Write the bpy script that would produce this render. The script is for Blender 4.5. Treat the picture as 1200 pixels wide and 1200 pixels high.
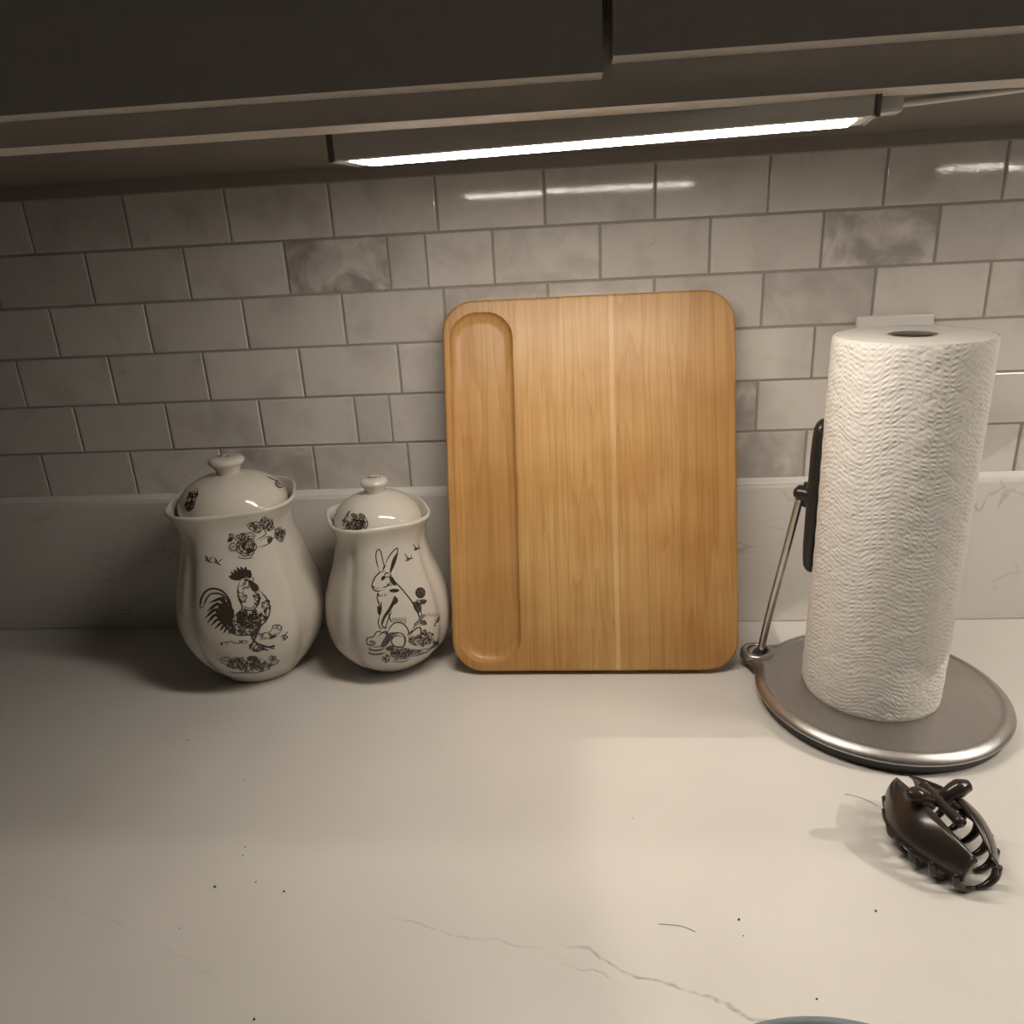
import bpy, bmesh, math, random
import numpy as np
from mathutils import Vector, Matrix
for o in list(bpy.data.objects): bpy.data.objects.remove(o)
scene = bpy.context.scene
COL = scene.collection
MM = 0.001
random.seed(7)

# ------------------------------------------------------------------ camera
CR = np.array([[0.995916, 0.074072, -0.051627], [-0.023187, -0.342801, -0.939122], [-0.08726, 0.936483, -0.339684]])
CC = np.array([336.9, -783.72, 412.14])            # millimetres, worktop surface is z = 0
FPX = 901.0
cam = bpy.data.cameras.new('camera'); camo = bpy.data.objects.new('camera', cam); COL.objects.link(camo)
M = Matrix.Identity(4)
for i in range(3):
    M[i][0] = CR[0][i]; M[i][1] = -CR[1][i]; M[i][2] = -CR[2][i]; M[i][3] = CC[i] * MM
camo.matrix_world = M
cam.sensor_width = 36; cam.lens = 36 * FPX / 1200; cam.clip_start = 0.01
scene.camera = camo

# ------------------------------------------------------------------ world, lamps, exposure
w = bpy.data.worlds.new('room_ambient'); scene.world = w; w.use_nodes = True
bg = w.node_tree.nodes['Background']; bg.inputs[0].default_value = (1.0, 0.86, 0.70, 1); bg.inputs[1].default_value = 0.011
vs = scene.view_settings
vs.view_transform = 'Standard'; vs.look = 'None'; vs.gamma = 1; vs.use_curve_mapping = False; vs.exposure = 0.0

def lamp(name, kind, loc, target, energy, col, **kw):
    d = bpy.data.lights.new(name, kind); d.energy = energy; d.color = col
    for k, v in kw.items(): setattr(d, k, v)
    o = bpy.data.objects.new(name, d); COL.objects.link(o)
    o.location = Vector(loc) * MM
    o.rotation_euler = (Vector(target) - Vector(loc)).to_track_quat('-Z', 'Y').to_euler()
    return o
# small bright ceiling spotlight further along the kitchen, to the right
lamp('ceiling_spotlight', 'SPOT', (2350, -655, 1500), (1400, -420, 0), 66, (1.0, 0.90, 0.76),
     shadow_soft_size=0.003, spot_size=math.radians(42.3), spot_blend=0.06)
# round recessed ceiling lamp just in front of the wall cabinets
lamp('recessed_ceiling_lamp', 'AREA', (600, -390, 1500), (600, -390, 0), 2.6, (1.0, 0.89, 0.75), shape='DISK', size=0.10)
LED_STRENGTH = 41.5

# ------------------------------------------------------------------ helpers
def new_mat(name):
    m = bpy.data.materials.new(name); m.use_nodes = True
    nt = m.node_tree; b = nt.nodes['Principled BSDF']
    return m, nt, b
def N(nt, t, **kw):
    n = nt.nodes.new(t)
    for k, v in kw.items():
        if k.startswith('i_'): n.inputs[k[2:].replace('_', ' ')].default_value = v
        else: setattr(n, k, v)
    return n
def ramp(nt, stops):
    r = nt.nodes.new('ShaderNodeValToRGB'); e = r.color_ramp.elements
    while len(e) < len(stops): e.new(0.5)
    for k, (p, c) in enumerate(stops):
        e[k].position = p; e[k].color = c if len(c) == 4 else (*c, 1)
    return r
def plain(name, col, rough=0.5, metal=0.0, spec=0.5, coat=0.0):
    m, nt, b = new_mat(name)
    b.inputs['Base Color'].default_value = (*col, 1); b.inputs['Roughness'].default_value = rough
    b.inputs['Metallic'].default_value = metal; b.inputs['Specular IOR Level'].default_value = spec
    b.inputs['Coat Weight'].default_value = coat
    return m
def obj(name, verts, faces, mat, parent=None, smooth=False, scale=MM):
    me = bpy.data.meshes.new(name)
    me.from_pydata([tuple(float(a) * scale for a in v) for v in verts], [], [tuple(int(i) for i in f) for f in faces])
    if smooth: me.polygons.foreach_set('use_smooth', [True] * len(me.polygons))
    me.materials.append(mat); me.update()
    o = bpy.data.objects.new(name, me); COL.objects.link(o)
    if parent: o.parent = parent
    return o
def from_bm(name, bm, mat, parent=None, smooth=False):
    me = bpy.data.meshes.new(name); bm.to_mesh(me); bm.free()
    if smooth: me.polygons.foreach_set('use_smooth', [True] * len(me.polygons))
    me.materials.append(mat)
    o = bpy.data.objects.new(name, me); COL.objects.link(o)
    if parent: o.parent = parent
    return o
def box_bm(x0, x1, y0, y1, z0, z1, bevel=0.0, seg=2):
    bm = bmesh.new(); bmesh.ops.create_cube(bm, size=1)
    bmesh.ops.scale(bm, vec=Vector((x1 - x0, y1 - y0, z1 - z0)) * MM, verts=bm.verts)
    bmesh.ops.translate(bm, vec=Vector(((x0 + x1) / 2, (y0 + y1) / 2, (z0 + z1) / 2)) * MM, verts=bm.verts)
    if bevel: bmesh.ops.bevel(bm, geom=bm.edges[:], offset=bevel * MM, segments=seg, affect='EDGES', profile=0.5)
    return bm
def box(name, x0, x1, y0, y1, z0, z1, mat, parent=None, bevel=0.0, seg=2):
    return from_bm(name, box_bm(x0, x1, y0, y1, z0, z1, bevel, seg), mat, parent)
def thing(name, label, cat, loc=(0, 0, 0), group=None):
    o = bpy.data.objects.new(name, None); COL.objects.link(o); o.empty_display_size = 0.02
    o.location = Vector(loc) * MM; tag(o, label, cat, group); return o
def tag(o, label, cat, group=None):
    o['label'] = label; o['category'] = cat
    if group: o['group'] = group
    return o
def struct(o): o['kind'] = 'structure'; return o
def smooth_curve(pts, n=6):
    P = [np.array(q, float) for q in pts]
    if len(P) < 3: return np.array(P)
    P = [2 * P[0] - P[1]] + P + [2 * P[-1] - P[-2]]
    out = []
    for i in range(1, len(P) - 2):
        for k in range(n):
            t = k / n; a, b, c, d = P[i - 1], P[i], P[i + 1], P[i + 2]
            out.append(.5 * (2 * b + (c - a) * t + (2 * a - 5 * b + 4 * c - d) * t * t + (3 * b - a - 3 * c + d) * t ** 3))
    out.append(P[-2]); return np.array(out)
def tube(name, pts, rad, mat, parent=None, seg=10, n=6):
    C = smooth_curve(pts, n); rad = np.interp(np.linspace(0, 1, len(C)), np.linspace(0, 1, len(rad)), rad) if hasattr(rad, '__len__') else np.full(len(C), rad)
    V, F = [], []; up = None
    for i, q in enumerate(C):
        t = Vector(C[min(i + 1, len(C) - 1)] - C[max(i - 1, 0)]).normalized()
        if up is None:
            up = t.orthogonal().normalized()
        up = (up - t * up.dot(t)).normalized(); s = t.cross(up)
        for k in range(seg):
            a = 2 * math.pi * k / seg; V.append(Vector(q) + (up * math.cos(a) + s * math.sin(a)) * rad[i])
    for i in range(len(C) - 1):
        for k in range(seg):
            k2 = (k + 1) % seg; F.append((i * seg + k, i * seg + k2, (i + 1) * seg + k2, (i + 1) * seg + k))
    F.append(tuple(range(seg))[::-1]); F.append(tuple(range((len(C) - 1) * seg, len(C) * seg)))
    return obj(name, V, F, mat, parent, True)
def lathe(name, prof, mat, parent=None, seg=96, rf=None, cx=0, cy=0, close_top=False, close_bot=False, smooth=True):
    """prof: list of (r, z); rf(theta, z) multiplies r"""
    V, F = [], []; th = np.linspace(0, 2 * math.pi, seg, endpoint=False)
    for r, z in prof:
        m = rf(th, z) if rf else np.ones(seg)
        for t, k in zip(th, m): V.append((cx + r * k * math.cos(t), cy + r * k * math.sin(t), z))
    for i in range(len(prof) - 1):
        for k in range(seg):
            k2 = (k + 1) % seg; F.append((i * seg + k, i * seg + k2, (i + 1) * seg + k2, (i + 1) * seg + k))
    if close_bot: F.append(tuple(range(seg))[::-1])
    if close_top: F.append(tuple(range((len(prof) - 1) * seg, len(prof) * seg)))
    return obj(name, V, F, mat, parent, smooth)

# ------------------------------------------------------------------ materials
def mat_tile():
    m, nt, b = new_mat('marble_tile'); L = nt.links
    tc = N(nt, 'ShaderNodeTexCoord'); oi = N(nt, 'ShaderNodeObjectInfo')
    off = N(nt, 'ShaderNodeVectorMath', operation='SCALE'); off.inputs['Scale'].default_value = 37.0
    cmb = N(nt, 'ShaderNodeCombineXYZ')
    L.new(oi.outputs['Random'], cmb.inputs[0]); L.new(oi.outputs['Random'], cmb.inputs[2]); L.new(cmb.outputs[0], off.inputs[0])
    add = N(nt, 'ShaderNodeVectorMath', operation='ADD'); L.new(tc.outputs['Object'], add.inputs[0]); L.new(off.outputs[0], add.inputs[1])
    n1 = N(nt, 'ShaderNodeTexNoise'); n1.inputs['Scale'].default_value = 22; n1.inputs['Detail'].default_value = 4; L.new(add.outputs[0], n1.inputs['Vector'])
    cl = ramp(nt, [(0.28, (0.60, 0.56, 0.525)), (0.48, (0.72, 0.68, 0.64)), (0.8, (0.75, 0.71, 0.67))]); L.new(n1.outputs['Fac'], cl.inputs[0])
    # thin veins
    n2 = N(nt, 'ShaderNodeTexNoise'); n2.inputs['Scale'].default_value = 14; n2.inputs['Detail'].default_value = 5; n2.inputs['Distortion'].default_value = 0.7
    L.new(add.outputs[0], n2.inputs['Vector'])
    sb = N(nt, 'ShaderNodeMath', operation='SUBTRACT'); sb.inputs[1].default_value = 0.5; L.new(n2.outputs['Fac'], sb.inputs[0])
    ab = N(nt, 'ShaderNodeMath', operation='ABSOLUTE'); L.new(sb.outputs[0], ab.inputs[0])
    vr = ramp(nt, [(0.0, (1, 1, 1)), (0.02, (0, 0, 0))]); L.new(ab.outputs[0], vr.inputs[0])
    n3 = N(nt, 'ShaderNodeTexNoise'); n3.inputs['Scale'].default_value = 18; L.new(add.outputs[0], n3.inputs['Vector'])
    gate = ramp(nt, [(0.5, (0, 0, 0)), (0.68, (1, 1, 1))]); L.new(n3.outputs['Fac'], gate.inputs[0])
    at = N(nt, 'ShaderNodeAttribute', attribute_type='OBJECT', attribute_name='veining')
    m1 = N(nt, 'ShaderNodeMath', operation='MULTIPLY'); L.new(vr.outputs[0], m1.inputs[0]); L.new(gate.outputs[0], m1.inputs[1])
    # broad smoky patches, strength per tile
    n4 = N(nt, 'ShaderNodeTexNoise'); n4.inputs['Scale'].default_value = 26; n4.inputs['Detail'].default_value = 6; n4.inputs['Distortion'].default_value = 1.2
    L.new(add.outputs[0], n4.inputs['Vector'])
    sm = ramp(nt, [(0.36, (0, 0, 0)), (0.62, (1, 1, 1))]); L.new(n4.outputs['Fac'], sm.inputs[0])
    m2 = N(nt, 'ShaderNodeMath', operation='MULTIPLY'); L.new(sm.outputs[0], m2.inputs[0]); L.new(at.outputs['Fac'], m2.inputs[1])
    m3 = N(nt, 'ShaderNodeMath', operation='MULTIPLY'); m3.inputs[1].default_value = 0.22; L.new(m1.outputs[0], m3.inputs[0])
    mx = N(nt, 'ShaderNodeMix', data_type='RGBA'); L.new(m3.outputs[0], mx.inputs[0]); L.new(cl.outputs[0], mx.inputs[6]); mx.inputs[7].default_value = (0.36, 0.31, 0.27, 1)
    mx2 = N(nt, 'ShaderNodeMix', data_type='RGBA'); L.new(m2.outputs[0], mx2.inputs[0]); L.new(mx.outputs[2], mx2.inputs[6]); mx2.inputs[7].default_value = (0.30, 0.26, 0.235, 1)
    # tile to tile tone
    hv = N(nt, 'ShaderNodeHueSaturation'); mr = N(nt, 'ShaderNodeMapRange'); mr.inputs[3].default_value = 0.90; mr.inputs[4].default_value = 1.06
    L.new(oi.outputs['Random'], mr.inputs[0]); L.new(mr.outputs[0], hv.inputs['Value']); L.new(mx2.outputs[2], hv.inputs['Color'])
    L.new(hv.outputs[0], b.inputs['Base Color'])
    b.inputs['Roughness'].default_value = 0.06
    bn = N(nt, 'ShaderNodeTexNoise'); bn.inputs['Scale'].default_value = 260; L.new(tc.outputs['Object'], bn.inputs['Vector'])
    bp = N(nt, 'ShaderNodeBump'); bp.inputs['Strength'].default_value = 0.03; bp.inputs['Distance'].default_value = 0.001
    L.new(bn.outputs['Fac'], bp.inputs['Height']); L.new(bp.outputs[0], b.inputs['Normal'])
    return m
def mat_quartz():
    """white quartz with a few wandering grey veins (object coordinates, metres)"""
    m, nt, b = new_mat('white_quartz'); L = nt.links
    tc = N(nt, 'ShaderNodeTexCoord'); sx = N(nt, 'ShaderNodeSeparateXYZ')
    nz = N(nt, 'ShaderNodeTexNoise'); nz.inputs['Scale'].default_value = 22; nz.inputs['Detail'].default_value = 6; L.new(tc.outputs['Object'], nz.inputs['Vector'])
    L.new(tc.outputs['Object'], sx.inputs[0])
    def mth(op, a, bb, c=None):
        n = N(nt, 'ShaderNodeMath', operation=op)
        for k, v in enumerate((a, bb, c)):
            if v is None: continue
            if isinstance(v, (int, float)): n.inputs[k].default_value = v
            else: L.new(v, n.inputs[k])
        return n.outputs[0]
    X, Y, Zc = sx.outputs
    wob = mth('MULTIPLY', mth('SUBTRACT', nz.outputs['Fac'], 0.5), 0.034)
    total = None
    # (x0, y0) - (x1, y1) veins on the top, width and strength
    for (x0, y0, x1, y1, wd, st) in ((.328, -.436, .445, -.476, .0019, .60), (.215, -.415, .315, -.440, .0015, .28),
                                      (.329, -.448, .350, -.455, .0013, .40), (-.3, -.30, .12, -.46, .0014, .10)):
        sl = (y1 - y0) / (x1 - x0)
        d = mth('ABSOLUTE', mth('SUBTRACT', mth('ADD', Y, wob), mth('MULTIPLY_ADD', X, sl, y0 - sl * x0)), None)
        line = N(nt, 'ShaderNodeMapRange', interpolation_type='SMOOTHSTEP'); L.new(d, line.inputs[0])
        line.inputs[1].default_value = 0; line.inputs[2].default_value = wd; line.inputs[3].default_value = st; line.inputs[4].default_value = 0
        e1 = N(nt, 'ShaderNodeMapRange'); L.new(X, e1.inputs[0]); e1.inputs[1].default_value = x0 - .012; e1.inputs[2].default_value = x0 + .012
        e2 = N(nt, 'ShaderNodeMapRange'); L.new(X, e2.inputs[0]); e2.inputs[1].default_value = x1 + .012; e2.inputs[2].default_value = x1 - .012
        v = mth('MULTIPLY', mth('MULTIPLY', line.outputs[0], e1.outputs[0]), e2.outputs[0])
        total = v if total is None else mth('MAXIMUM', total, v)
    n5 = N(nt, 'ShaderNodeTexNoise'); n5.inputs['Scale'].default_value = 160; L.new(tc.outputs['Object'], n5.inputs['Vector'])
    brk = ramp(nt, [(0.35, (.25, .25, .25)), (0.6, (1, 1, 1))]); L.new(n5.outputs['Fac'], brk.inputs[0])
    total = mth('MULTIPLY', total, brk.outputs[0])
    # scattered dark flecks
    vo = N(nt, 'ShaderNodeTexVoronoi', feature='F1'); vo.inputs['Scale'].default_value = 26; L.new(tc.outputs['Object'], vo.inputs['Vector'])
    fl = N(nt, 'ShaderNodeMapRange'); L.new(vo.outputs['Distance'], fl.inputs[0]); fl.inputs[1].default_value = 0.012; fl.inputs[2].default_value = 0.022; fl.inputs[3].default_value = 0.35; fl.inputs[4].default_value = 0
    total = mth('MAXIMUM', total, fl.outputs[0])
    n6 = N(nt, 'ShaderNodeTexNoise'); n6.inputs['Scale'].default_value = 7; n6.inputs['Detail'].default_value = 3; L.new(tc.outputs['Object'], n6.inputs['Vector'])
    base = ramp(nt, [(0.3, (0.69, 0.665, 0.63)), (0.7, (0.75, 0.725, 0.69))]); L.new(n6.outputs['Fac'], base.inputs[0])
    mx = N(nt, 'ShaderNodeMix', data_type='RGBA'); L.new(total, mx.inputs[0]); L.new(base.outputs[0], mx.inputs[6]); mx.inputs[7].default_value = (0.20, 0.17, 0.14, 1)
    L.new(mx.outputs[2], b.inputs['Base Color']); b.inputs['Roughness'].default_value = 0.32
    return m
def mat_upstand():
    m, nt, b = new_mat('quartz_upstand'); L = nt.links
    tc = N(nt, 'ShaderNodeTexCoord'); mp = N(nt, 'ShaderNodeMapping'); mp.inputs['Scale'].default_value = (1, 1, 2.2); L.new(tc.outputs['Object'], mp.inputs[0])
    n2 = N(nt, 'ShaderNodeTexNoise'); n2.inputs['Scale'].default_value = 9; n2.inputs['Detail'].default_value = 6; n2.inputs['Distortion'].default_value = .5; L.new(mp.outputs[0], n2.inputs['Vector'])
    vr = ramp(nt, [(0.485, (0, 0, 0)), (0.5, (1, 1, 1)), (0.515, (0, 0, 0))]); L.new(n2.outputs['Fac'], vr.inputs[0])
    n3 = N(nt, 'ShaderNodeTexNoise'); n3.inputs['Scale'].default_value = 13; L.new(tc.outputs['Object'], n3.inputs['Vector'])
    gt = ramp(nt, [(0.5, (0, 0, 0)), (0.7, (.6, .6, .6))]); L.new(n3.outputs['Fac'], gt.inputs[0])
    mu = N(nt, 'ShaderNodeMath', operation='MULTIPLY'); L.new(vr.outputs[0], mu.inputs[0]); L.new(gt.outputs[0], mu.inputs[1])
    mx = N(nt, 'ShaderNodeMix', data_type='RGBA'); L.new(mu.outputs[0], mx.inputs[0]); mx.inputs[6].default_value = (0.76, 0.73, 0.69, 1); mx.inputs[7].default_value = (0.24, 0.21, 0.18, 1)
    L.new(mx.outputs[2], b.inputs['Base Color']); b.inputs['Roughness'].default_value = 0.3
    return m
def mat_wood(name, c_dark, c_mid, c_light, seed, figure):
    """long-grain maple / cherry; object z runs along the board"""
    m, nt, b = new_mat(name); L = nt.links
    tc = N(nt, 'ShaderNodeTexCoord'); mp = N(nt, 'ShaderNodeMapping')
    mp.inputs['Location'].default_value = (seed * 0.37, seed * 0.11, seed * 0.73); mp.inputs['Scale'].default_value = (1, 0.3, 0.07)
    L.new(tc.outputs['Object'], mp.inputs[0])
    big = N(nt, 'ShaderNodeTexNoise'); big.inputs['Scale'].default_value = 34; big.inputs['Detail'].default_value = 2; big.inputs['Distortion'].default_value = .3; L.new(mp.outputs[0], big.inputs['Vector'])
    # growth rings: contour lines of a stretched noise field
    mu = N(nt, 'ShaderNodeMath', operation='MULTIPLY'); mu.inputs[1].default_value = figure; L.new(big.outputs['Fac'], mu.inputs[0])
    fr = N(nt, 'ShaderNodeMath', operation='FRACT'); L.new(mu.outputs[0], fr.inputs[0])
    rg = ramp(nt, [(0.0, (0, 0, 0)), (0.70, (.35, .35, .35)), (0.93, (1, 1, 1)), (1.0, (0, 0, 0))]); L.new(fr.outputs[0], rg.inputs[0])
    mpf = N(nt, 'ShaderNodeMapping'); mpf.inputs['Scale'].default_value = (1, .3, 0.022); mpf.inputs['Location'].default_value = (seed, 0, seed); L.new(tc.outputs['Object'], mpf.inputs[0])
    fine = N(nt, 'ShaderNodeTexNoise'); fine.inputs['Scale'].default_value = 420; fine.inputs['Detail'].default_value = 5; L.new(mpf.outputs[0], fine.inputs['Vector'])
    blot = N(nt, 'ShaderNodeTexNoise'); blot.inputs['Scale'].default_value = 14; blot.inputs['Detail'].default_value = 2; L.new(tc.outputs['Object'], blot.inputs['Vector'])
    c_dark, c_mid, c_light = [tuple(v * k for v, k in zip(c, (1.08, 1.08, 1.06))) for c in (c_dark, c_mid, c_light)]
    c1 = ramp(nt, [(0.25, c_dark), (0.5, c_mid), (0.8, c_light)]); L.new(fine.outputs['Fac'], c1.inputs[0])
    mx = N(nt, 'ShaderNodeMix', data_type='RGBA', blend_type='MULTIPLY'); L.new(c1.outputs[0], mx.inputs[6]); mx.inputs[7].default_value = (0.74, 0.62, 0.50, 1)
    k = N(nt, 'ShaderNodeMath', operation='MULTIPLY'); k.inputs[1].default_value = 0.48; L.new(rg.outputs[0], k.inputs[0]); L.new(k.outputs[0], mx.inputs[0])
    mx2 = N(nt, 'ShaderNodeMix', data_type='RGBA', blend_type='MULTIPLY'); L.new(mx.outputs[2], mx2.inputs[6]); mx2.inputs[7].default_value = (0.88, 0.80, 0.70, 1)
    bl = ramp(nt, [(0.4, (0, 0, 0)), (0.65, (1, 1, 1))]); L.new(blot.outputs['Fac'], bl.inputs[0]); L.new(bl.outputs[0], mx2.inputs[0])
    L.new(mx2.outputs[2], b.inputs['Base Color'])
    b.inputs['Roughness'].default_value = 0.38
    bp = N(nt, 'ShaderNodeBump'); bp.inputs['Strength'].default_value = 0.10; bp.inputs['Distance'].default_value = 0.0006; L.new(fine.outputs['Fac'], bp.inputs['Height']); L.new(bp.outputs[0], b.inputs['Normal'])
    return m
def mat_paint():
    m, nt, b = new_mat('greige_cabinet_paint'); L = nt.links
    n = N(nt, 'ShaderNodeTexNoise'); n.inputs['Scale'].default_value = 60; tc = N(nt, 'ShaderNodeTexCoord'); L.new(tc.outputs['Object'], n.inputs['Vector'])
    r = ramp(nt, [(0.3, (0.60, 0.555, 0.50)), (0.7, (0.63, 0.58, 0.525))]); L.new(n.outputs['Fac'], r.inputs[0]); L.new(r.outputs[0], b.inputs['Base Color'])
    b.inputs['Roughness'].default_value = 0.45
    return m
def mat_brushed(name, col, rough, sc):
    m, nt, b = new_mat(name); L = nt.links
    b.inputs['Metallic'].default_value = 1.0
    tc = N(nt, 'ShaderNodeTexCoord'); mp = N(nt, 'ShaderNodeMapping'); mp.inputs['Scale'].default_value = sc; L.new(tc.outputs['Object'], mp.inputs[0])
    n = N(nt, 'ShaderNodeTexNoise'); n.inputs['Scale'].default_value = 300; n.inputs['Detail'].default_value = 3; L.new(mp.outputs[0], n.inputs['Vector'])
    r = ramp(nt, [(0.3, tuple(a * .9 for a in col)), (0.7, col)]); L.new(n.outputs['Fac'], r.inputs[0]); L.new(r.outputs[0], b.inputs['Base Color'])
    mr = N(nt, 'ShaderNodeMapRange'); mr.inputs[3].default_value = rough * .85; mr.inputs[4].default_value = rough * 1.2; L.new(n.outputs['Fac'], mr.inputs[0]); L.new(mr.outputs[0], b.inputs['Roughness'])
    return m
def mat_paper():
    """embossed kitchen paper: rows of small dents that follow a wave, with larger quilted dents (uv in metres on the roll)"""
    m, nt, b = new_mat('embossed_paper'); L = nt.links
    uv = N(nt, 'ShaderNodeUVMap', uv_map='wrap'); sx = N(nt, 'ShaderNodeSeparateXYZ'); L.new(uv.outputs[0], sx.inputs[0])
    def mth(op, a, bb=None, c=None):
        n = N(nt, 'ShaderNodeMath', operation=op)
        for k, v in enumerate((a, bb, c)):
            if v is None: continue
            if isinstance(v, (int, float)): n.inputs[k].default_value = v
            else: L.new(v, n.inputs[k])
        return n.outputs[0]
    U, V = sx.outputs[0], sx.outputs[1]
    nz = N(nt, 'ShaderNodeTexNoise'); nz.inputs['Scale'].default_value = 45; nz.inputs['Detail'].default_value = 2; L.new(uv.outputs[0], nz.inputs['Vector'])
    wv = mth('MULTIPLY', mth('SINE', mth('MULTIPLY', U, 2 * math.pi / 0.052)), 0.0035)
    wv2 = mth('MULTIPLY', mth('SUBTRACT', nz.outputs['Fac'], 0.5), 0.010)
    vv = mth('ADD', mth('ADD', V, wv), wv2)
    rows = mth('SINE', mth('MULTIPLY', vv, 2 * math.pi / 0.0042))
    dots = mth('SINE', mth('ADD', mth('MULTIPLY', U, 2 * math.pi / 0.0056), mth('MULTIPLY', wv2, 900)))
    cell = mth('MULTIPLY', rows, mth('MULTIPLY_ADD', dots, 0.55, 0.55))
    # large quilting: diamond lattice of deeper dents
    a1 = mth('SINE', mth('MULTIPLY', mth('ADD', mth('MULTIPLY', U, 0.8), V), 2 * math.pi / 0.040))
    a2 = mth('SINE', mth('MULTIPLY', mth('SUBTRACT', mth('MULTIPLY', U, 0.8), V), 2 * math.pi / 0.040))
    q = mth('POWER', mth('ABSOLUTE', mth('MULTIPLY', a1, a2)), 0.35)
    ns = N(nt, 'ShaderNodeTexNoise'); ns.inputs['Scale'].default_value = 190; ns.inputs['Detail'].default_value = 3; L.new(uv.outputs[0], ns.inputs['Vector'])
    h = mth('ADD', mth('MULTIPLY', cell, 0.28), mth('ADD', mth('MULTIPLY', q, 0.6), mth('MULTIPLY', ns.outputs['Fac'], 1.15)))
    bp = N(nt, 'ShaderNodeBump'); bp.inputs['Strength'].default_value = 0.75; bp.inputs['Distance'].default_value = 0.0012; L.new(h, bp.inputs['Height'])
    L.new(bp.outputs[0], b.inputs['Normal'])
    b.inputs['Base Color'].default_value = (0.80, 0.765, 0.72, 1); b.inputs['Roughness'].default_value = 0.95; b.inputs['Specular IOR Level'].default_value = 0.1
    return m
def mat_glaze():
    m, nt, b = new_mat('ivory_glaze'); L = nt.links
    n = N(nt, 'ShaderNodeTexNoise'); n.inputs['Scale'].default_value = 25; tc = N(nt, 'ShaderNodeTexCoord'); L.new(tc.outputs['Object'], n.inputs['Vector'])
    r = ramp(nt, [(0.3, (0.64, 0.60, 0.53)), (0.7, (0.68, 0.64, 0.57))]); L.new(n.outputs['Fac'], r.inputs[0]); L.new(r.outputs[0], b.inputs['Base Color'])
    b.inputs['Roughness'].default_value = 0.10; b.inputs['Coat Weight'].default_value = 0.3; b.inputs['Coat Roughness'].default_value = 0.04
    return m
TILE = mat_tile(); QUARTZ = mat_quartz(); UPST = mat_upstand(); PAINT = mat_paint(); UNDER = plain('dark_underside_board', (0.15, 0.13, 0.11), 0.6); RAIL = plain('grey_hanging_rail', (0.30, 0.27, 0.235), 0.6); GLAZE = mat_glaze(); PAPER = mat_paper()
GROUT = plain('grey_grout', (0.38, 0.35, 0.32), 0.9)
STEEL = mat_brushed('brushed_steel', (0.50, 0.48, 0.46), 0.38, (1, .06, 1)); ROD = mat_brushed('polished_rod', (0.60, 0.58, 0.55), 0.22, (1, 1, .05))
RUBBER = plain('black_rubber', (0.035, 0.032, 0.030), 0.55); BLACKP = plain('black_plastic', (0.022, 0.020, 0.020), 0.28)
WHITEP = plain('white_plastic', (0.80, 0.78, 0.75), 0.25); ALU = plain('grey_aluminium', (0.42, 0.41, 0.40), 0.42, 0.6)
CAP = plain('dark_end_cap', (0.16, 0.15, 0.14), 0.5)
INK = plain('sepia_ink', (0.055, 0.045, 0.036), 0.22); INK2 = plain('pale_sepia_ink', (0.17, 0.145, 0.12), 0.22)
CARD = plain('cardboard', (0.33, 0.24, 0.16), 0.9); PAPEREND = plain('paper_end', (0.78, 0.75, 0.70), 0.95, spec=.1)
CLAW = plain('dark_tortoise_plastic', (0.035, 0.026, 0.022), 0.22); BLUEG = plain('blue_grey_glaze', (0.20, 0.27, 0.28), 0.25)
CEIL = plain('white_ceiling', (0.7, 0.68, 0.64), 0.9)
CRUMB = plain('brown_crumb', (0.08, 0.055, 0.04), 0.8); HAIR = plain('brown_hair', (0.12, 0.085, 0.06), 0.4)
LED, lnt, lb = new_mat('led_diffuser'); lb.inputs['Base Color'].default_value = (.9, .9, .9, 1)
lb.inputs['Emission Color'].default_value = (1.0, 0.90, 0.78, 1); lb.inputs['Emission Strength'].default_value = LED_STRENGTH

ADDED_LED = LED.copy(); ADDED_LED.name = 'added_led_diffuser'; ADDED_LED.node_tree.nodes['Principled BSDF'].inputs['Emission Strength'].default_value = LED_STRENGTH * .9
# ------------------------------------------------------------------ setting
PX, PZ, H0 = 103.6, 52.1, 157.0
wall = struct(box('wall_back', -800, 1500, 1.6, 110, -60, 1530, GROUT))
struct(box('ceiling', -800, 2800, -2400, 110, 1530, 1560, CEIL))
def tile_mesh(wd, bev=1.1):
    bm = box_bm(-wd / 2, wd / 2, 0, 6, -(PZ - 2.2) / 2, (PZ - 2.2) / 2)
    ed = [e for e in bm.edges if all(v.co.y < 1e-4 for v in e.verts)]
    bmesh.ops.bevel(bm, geom=ed, offset=bev * MM, segments=2, affect='EDGES', profile=.5)
    me = bpy.data.meshes.new('tile'); bm.to_mesh(me); bm.free(); me.materials.append(TILE); return me
TM = tile_mesh(PX - 2.2)
special = {(4, 0.5): .85, (4, 5.5): .7, (1, 4): .75, (0, -.5): .55, (0, 4.5): .5, (3, 2): .35, (3, 5): .3, (4, 2.5): .25, (2, 1.5): .22, (5, 3): .15}
rt = random.Random(3)
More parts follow.
